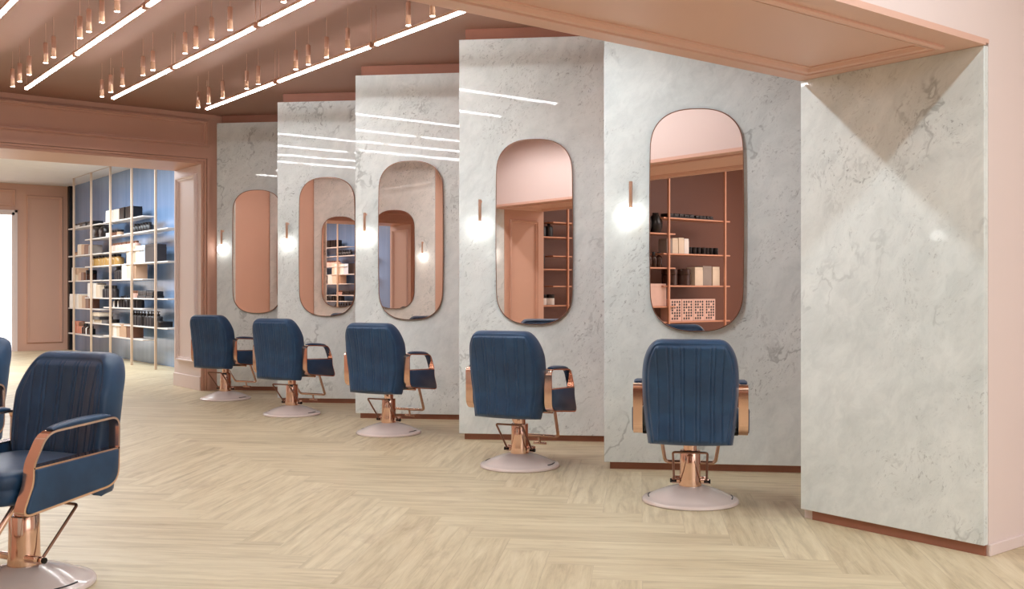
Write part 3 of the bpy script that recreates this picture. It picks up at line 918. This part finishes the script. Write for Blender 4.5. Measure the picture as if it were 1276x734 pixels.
# second layers: flat stacks on B4, stack on A3
fill(FX, .65+.062, 19.66, -1, [('flat', 'charcoal', .45, .06, .24)], 'in the stack on the low shelf by the blue wall', 'products on the white shelves')
fill(FX, .65+.122, 19.65, -1, [('flat', 'cream', .42, .07, .24)], 'topmost in the stack on the low shelf', 'products on the white shelves')
fill(FX, 1.443+.124, 20.94, -1, [('box', 'tan', .20, .12, .2)], 'on top of the cream carton, third shelf', 'products on the white shelves')

# shelves behind the camera (they show in the two nearest mirrors)
NX = -.52
NP = [1.27, .17, -.93, -2.18]
zR = (2.33, 1.80, 1.325, .79); zL = (2.095, 1.59, 1.02)
rows = [(-2.32, -.84, z) for z in zR]+[(-1.09, .34, z) for z in zL]+[(-.06, 1.56, z) for z in zR]+[(1.16, 2.30, z) for z in zL]
shelving('wall_shelving', 'rose copper pole shelving reflected in the two nearest mirrors', NX, NP, rows, M['rose_shelf'], M['rose_shelf'], .30, .032, True)
G = 'products reflected in the nearest mirror'
fill(NX, 2.33, -1.02, -1, [('tray', 'black', .56, .07, .2), ('tray', 'black', .40, .06, .2)], 'on the top shelf reflected in the nearest mirror', G)
fill(NX, 1.80, -.96, -1, [('box', 'grey', .12, .22, .18), ('box', 'cream', .12, .23, .18), ('box', 'cream', .12, .24, .18), ('box', 'white', .10, .23, .18, None, .06)]+R(('jar', 'black', .085, .11), 7), 'from left, second shelf reflected in the nearest mirror', G)
fill(NX, 1.325, -1.0, -1, [('jar', 'darkbrown', .24, .25, None, 'darkbrown', .05), ('jar', 'darkbrown', .24, .25, None, 'darkbrown', .05), ('box', 'cream', .18, .28, .18), ('box', 'grey', .2, .30, .18), ('box', 'cream', .16, .29, .18)], 'from left, third shelf reflected in the nearest mirror', G)
fill(NX, .79, -1.02, -1, R(('dotbox', 'pink', .245, .33, .2), 4), 'from left, low shelf reflected in the nearest mirror', G)
G2 = 'products on the left shelves in the nearest mirror'
fill(NX, 2.095, -.50, -1, [('vase', 'black', .21, .30), ('vase', 'black', .21, .30)], 'on the upper left shelf in the nearest mirror', G2)
fill(NX, 1.59, -.40, -1, R(('bottle', 'darkbrown', .10, .23, None, 'black'), 5), 'on the middle left shelf in the nearest mirror', G2)
fill(NX, 1.02, -.58, -1, [('box', 'pink', .36, .33, .2)], 'on the lower left shelf in the nearest mirror', G2)
G3 = 'products reflected in the second mirror'
fill(NX, 2.095, 2.16, -1, R(('bottle', 'black', .13, .24), 5), 'on the upper shelf reflected in the second mirror', G3)
fill(NX, 1.59, 2.10, -1, [('bottle', 'charcoal', .10, .34, None, 'white', .09), ('bottle', 'charcoal', .10, .34, None, 'white', .09), ('bottle', 'charcoal', .10, .34, None, 'white')], 'on the middle shelf reflected in the second mirror', G3)
fill(NX, 1.02, 2.18, -1, R(('jar', 'white', .14, .17), 5), 'on the low shelf reflected in the second mirror', G3)

# ------------------------------------------------------------------ lights
def area(name, loc, rot, sx, sy, power, col=(1, .93, .85), spread=None):
    l = bpy.data.lights.new(name, 'AREA'); l.shape = 'RECTANGLE'; l.size = sx; l.size_y = sy; l.energy = power; l.color = col
    if spread: l.spread = spread
    o = bpy.data.objects.new(name, l); o.location = loc; o.rotation_euler = rot; C.objects.link(o)
    return o
# recessed downlights: a short copper trim ring with a small lamp in it
def make_downlight():
    t = thing('ceiling_downlight', 'x', 'downlight', (0, 0, 0), 0, 'recessed downlights')
    bm = bmesh.new(); lathe(bm, [(.045, 0), (.06, -.002), (.062, -.008), (.045, -.012), (.04, -.002)], 28, caps=False); link('trim_ring', bm, M['satin_copper'], t)
    return t
dl = make_downlight(); first = True
for row, y, pw in (('in front of', 1.35, 98), ('behind', 4.45, 150)):
    for q, x in enumerate((1.5, 2.6, 3.7)):
        lab = '%s recessed downlight %s the wide soffit' % (ORD[q], row)
        if first: dl.location = (x, y, H); dl['label'] = lab; first = False
        else: dup(dl, (x, y, H), 0, lab)
        l = bpy.data.lights.new('downlight_lamp', 'SPOT'); l.energy = pw*.46; l.shadow_soft_size = .06; l.color = (.86, .95, 1)
        l.spot_size = math.radians(160); l.spot_blend = .4
        o = bpy.data.objects.new('downlight_lamp', l); o.location = (x, y, H-.03); C.objects.link(o)
# added fill light behind the camera; the rear wall has no window
area('front_room_rear_fill', (4.5, -4.9, 1.9), (math.radians(-90), 0, 0), 6.0, 2.6, 95, (.82, .93, 1))
# unseen fill added to lift the soffit's shadow on the pier marble
area('front_room_ceiling_fill', (3.0, -2.4, H-.03), (0, 0, 0), 4.5, 3.0, 190, (.88, .95, 1))
# far room
area('far_room_light', (3.5, 16.9, H-.03), (0, 0, 0), 2.0, 4.5, 290, (.88, .95, 1))
w = bpy.data.worlds.new('World'); sc.world = w; w.use_nodes = True
w.node_tree.nodes['Background'].inputs[0].default_value = (1, .95, .92, 1)
w.node_tree.nodes['Background'].inputs[1].default_value = .3

# ------------------------------------------------------------------ camera
cam = bpy.data.cameras.new('Camera'); co = bpy.data.objects.new('Camera', cam); C.objects.link(co)
co.location = (0, 0, 1.25); co.rotation_euler = (math.radians(90), 0, -CAM_T)
cam.sensor_width = 36; cam.lens = 36*1260/1276; cam.shift_y = -5/1276; cam.clip_start = .05; cam.clip_end = 100
sc.camera = co
vs_ = sc.view_settings
vs_.view_transform = 'Standard'; vs_.look = 'None'; vs_.gamma = 1; vs_.use_curve_mapping = False; vs_.exposure = .08
sc.cycles.use_denoising = True
sc.cycles.caustics_reflective = False; sc.cycles.caustics_refractive = False
sc.cycles.max_bounces = 12; sc.cycles.diffuse_bounces = 5; sc.cycles.glossy_bounces = 8
sc.cycles.sample_clamp_indirect = 6
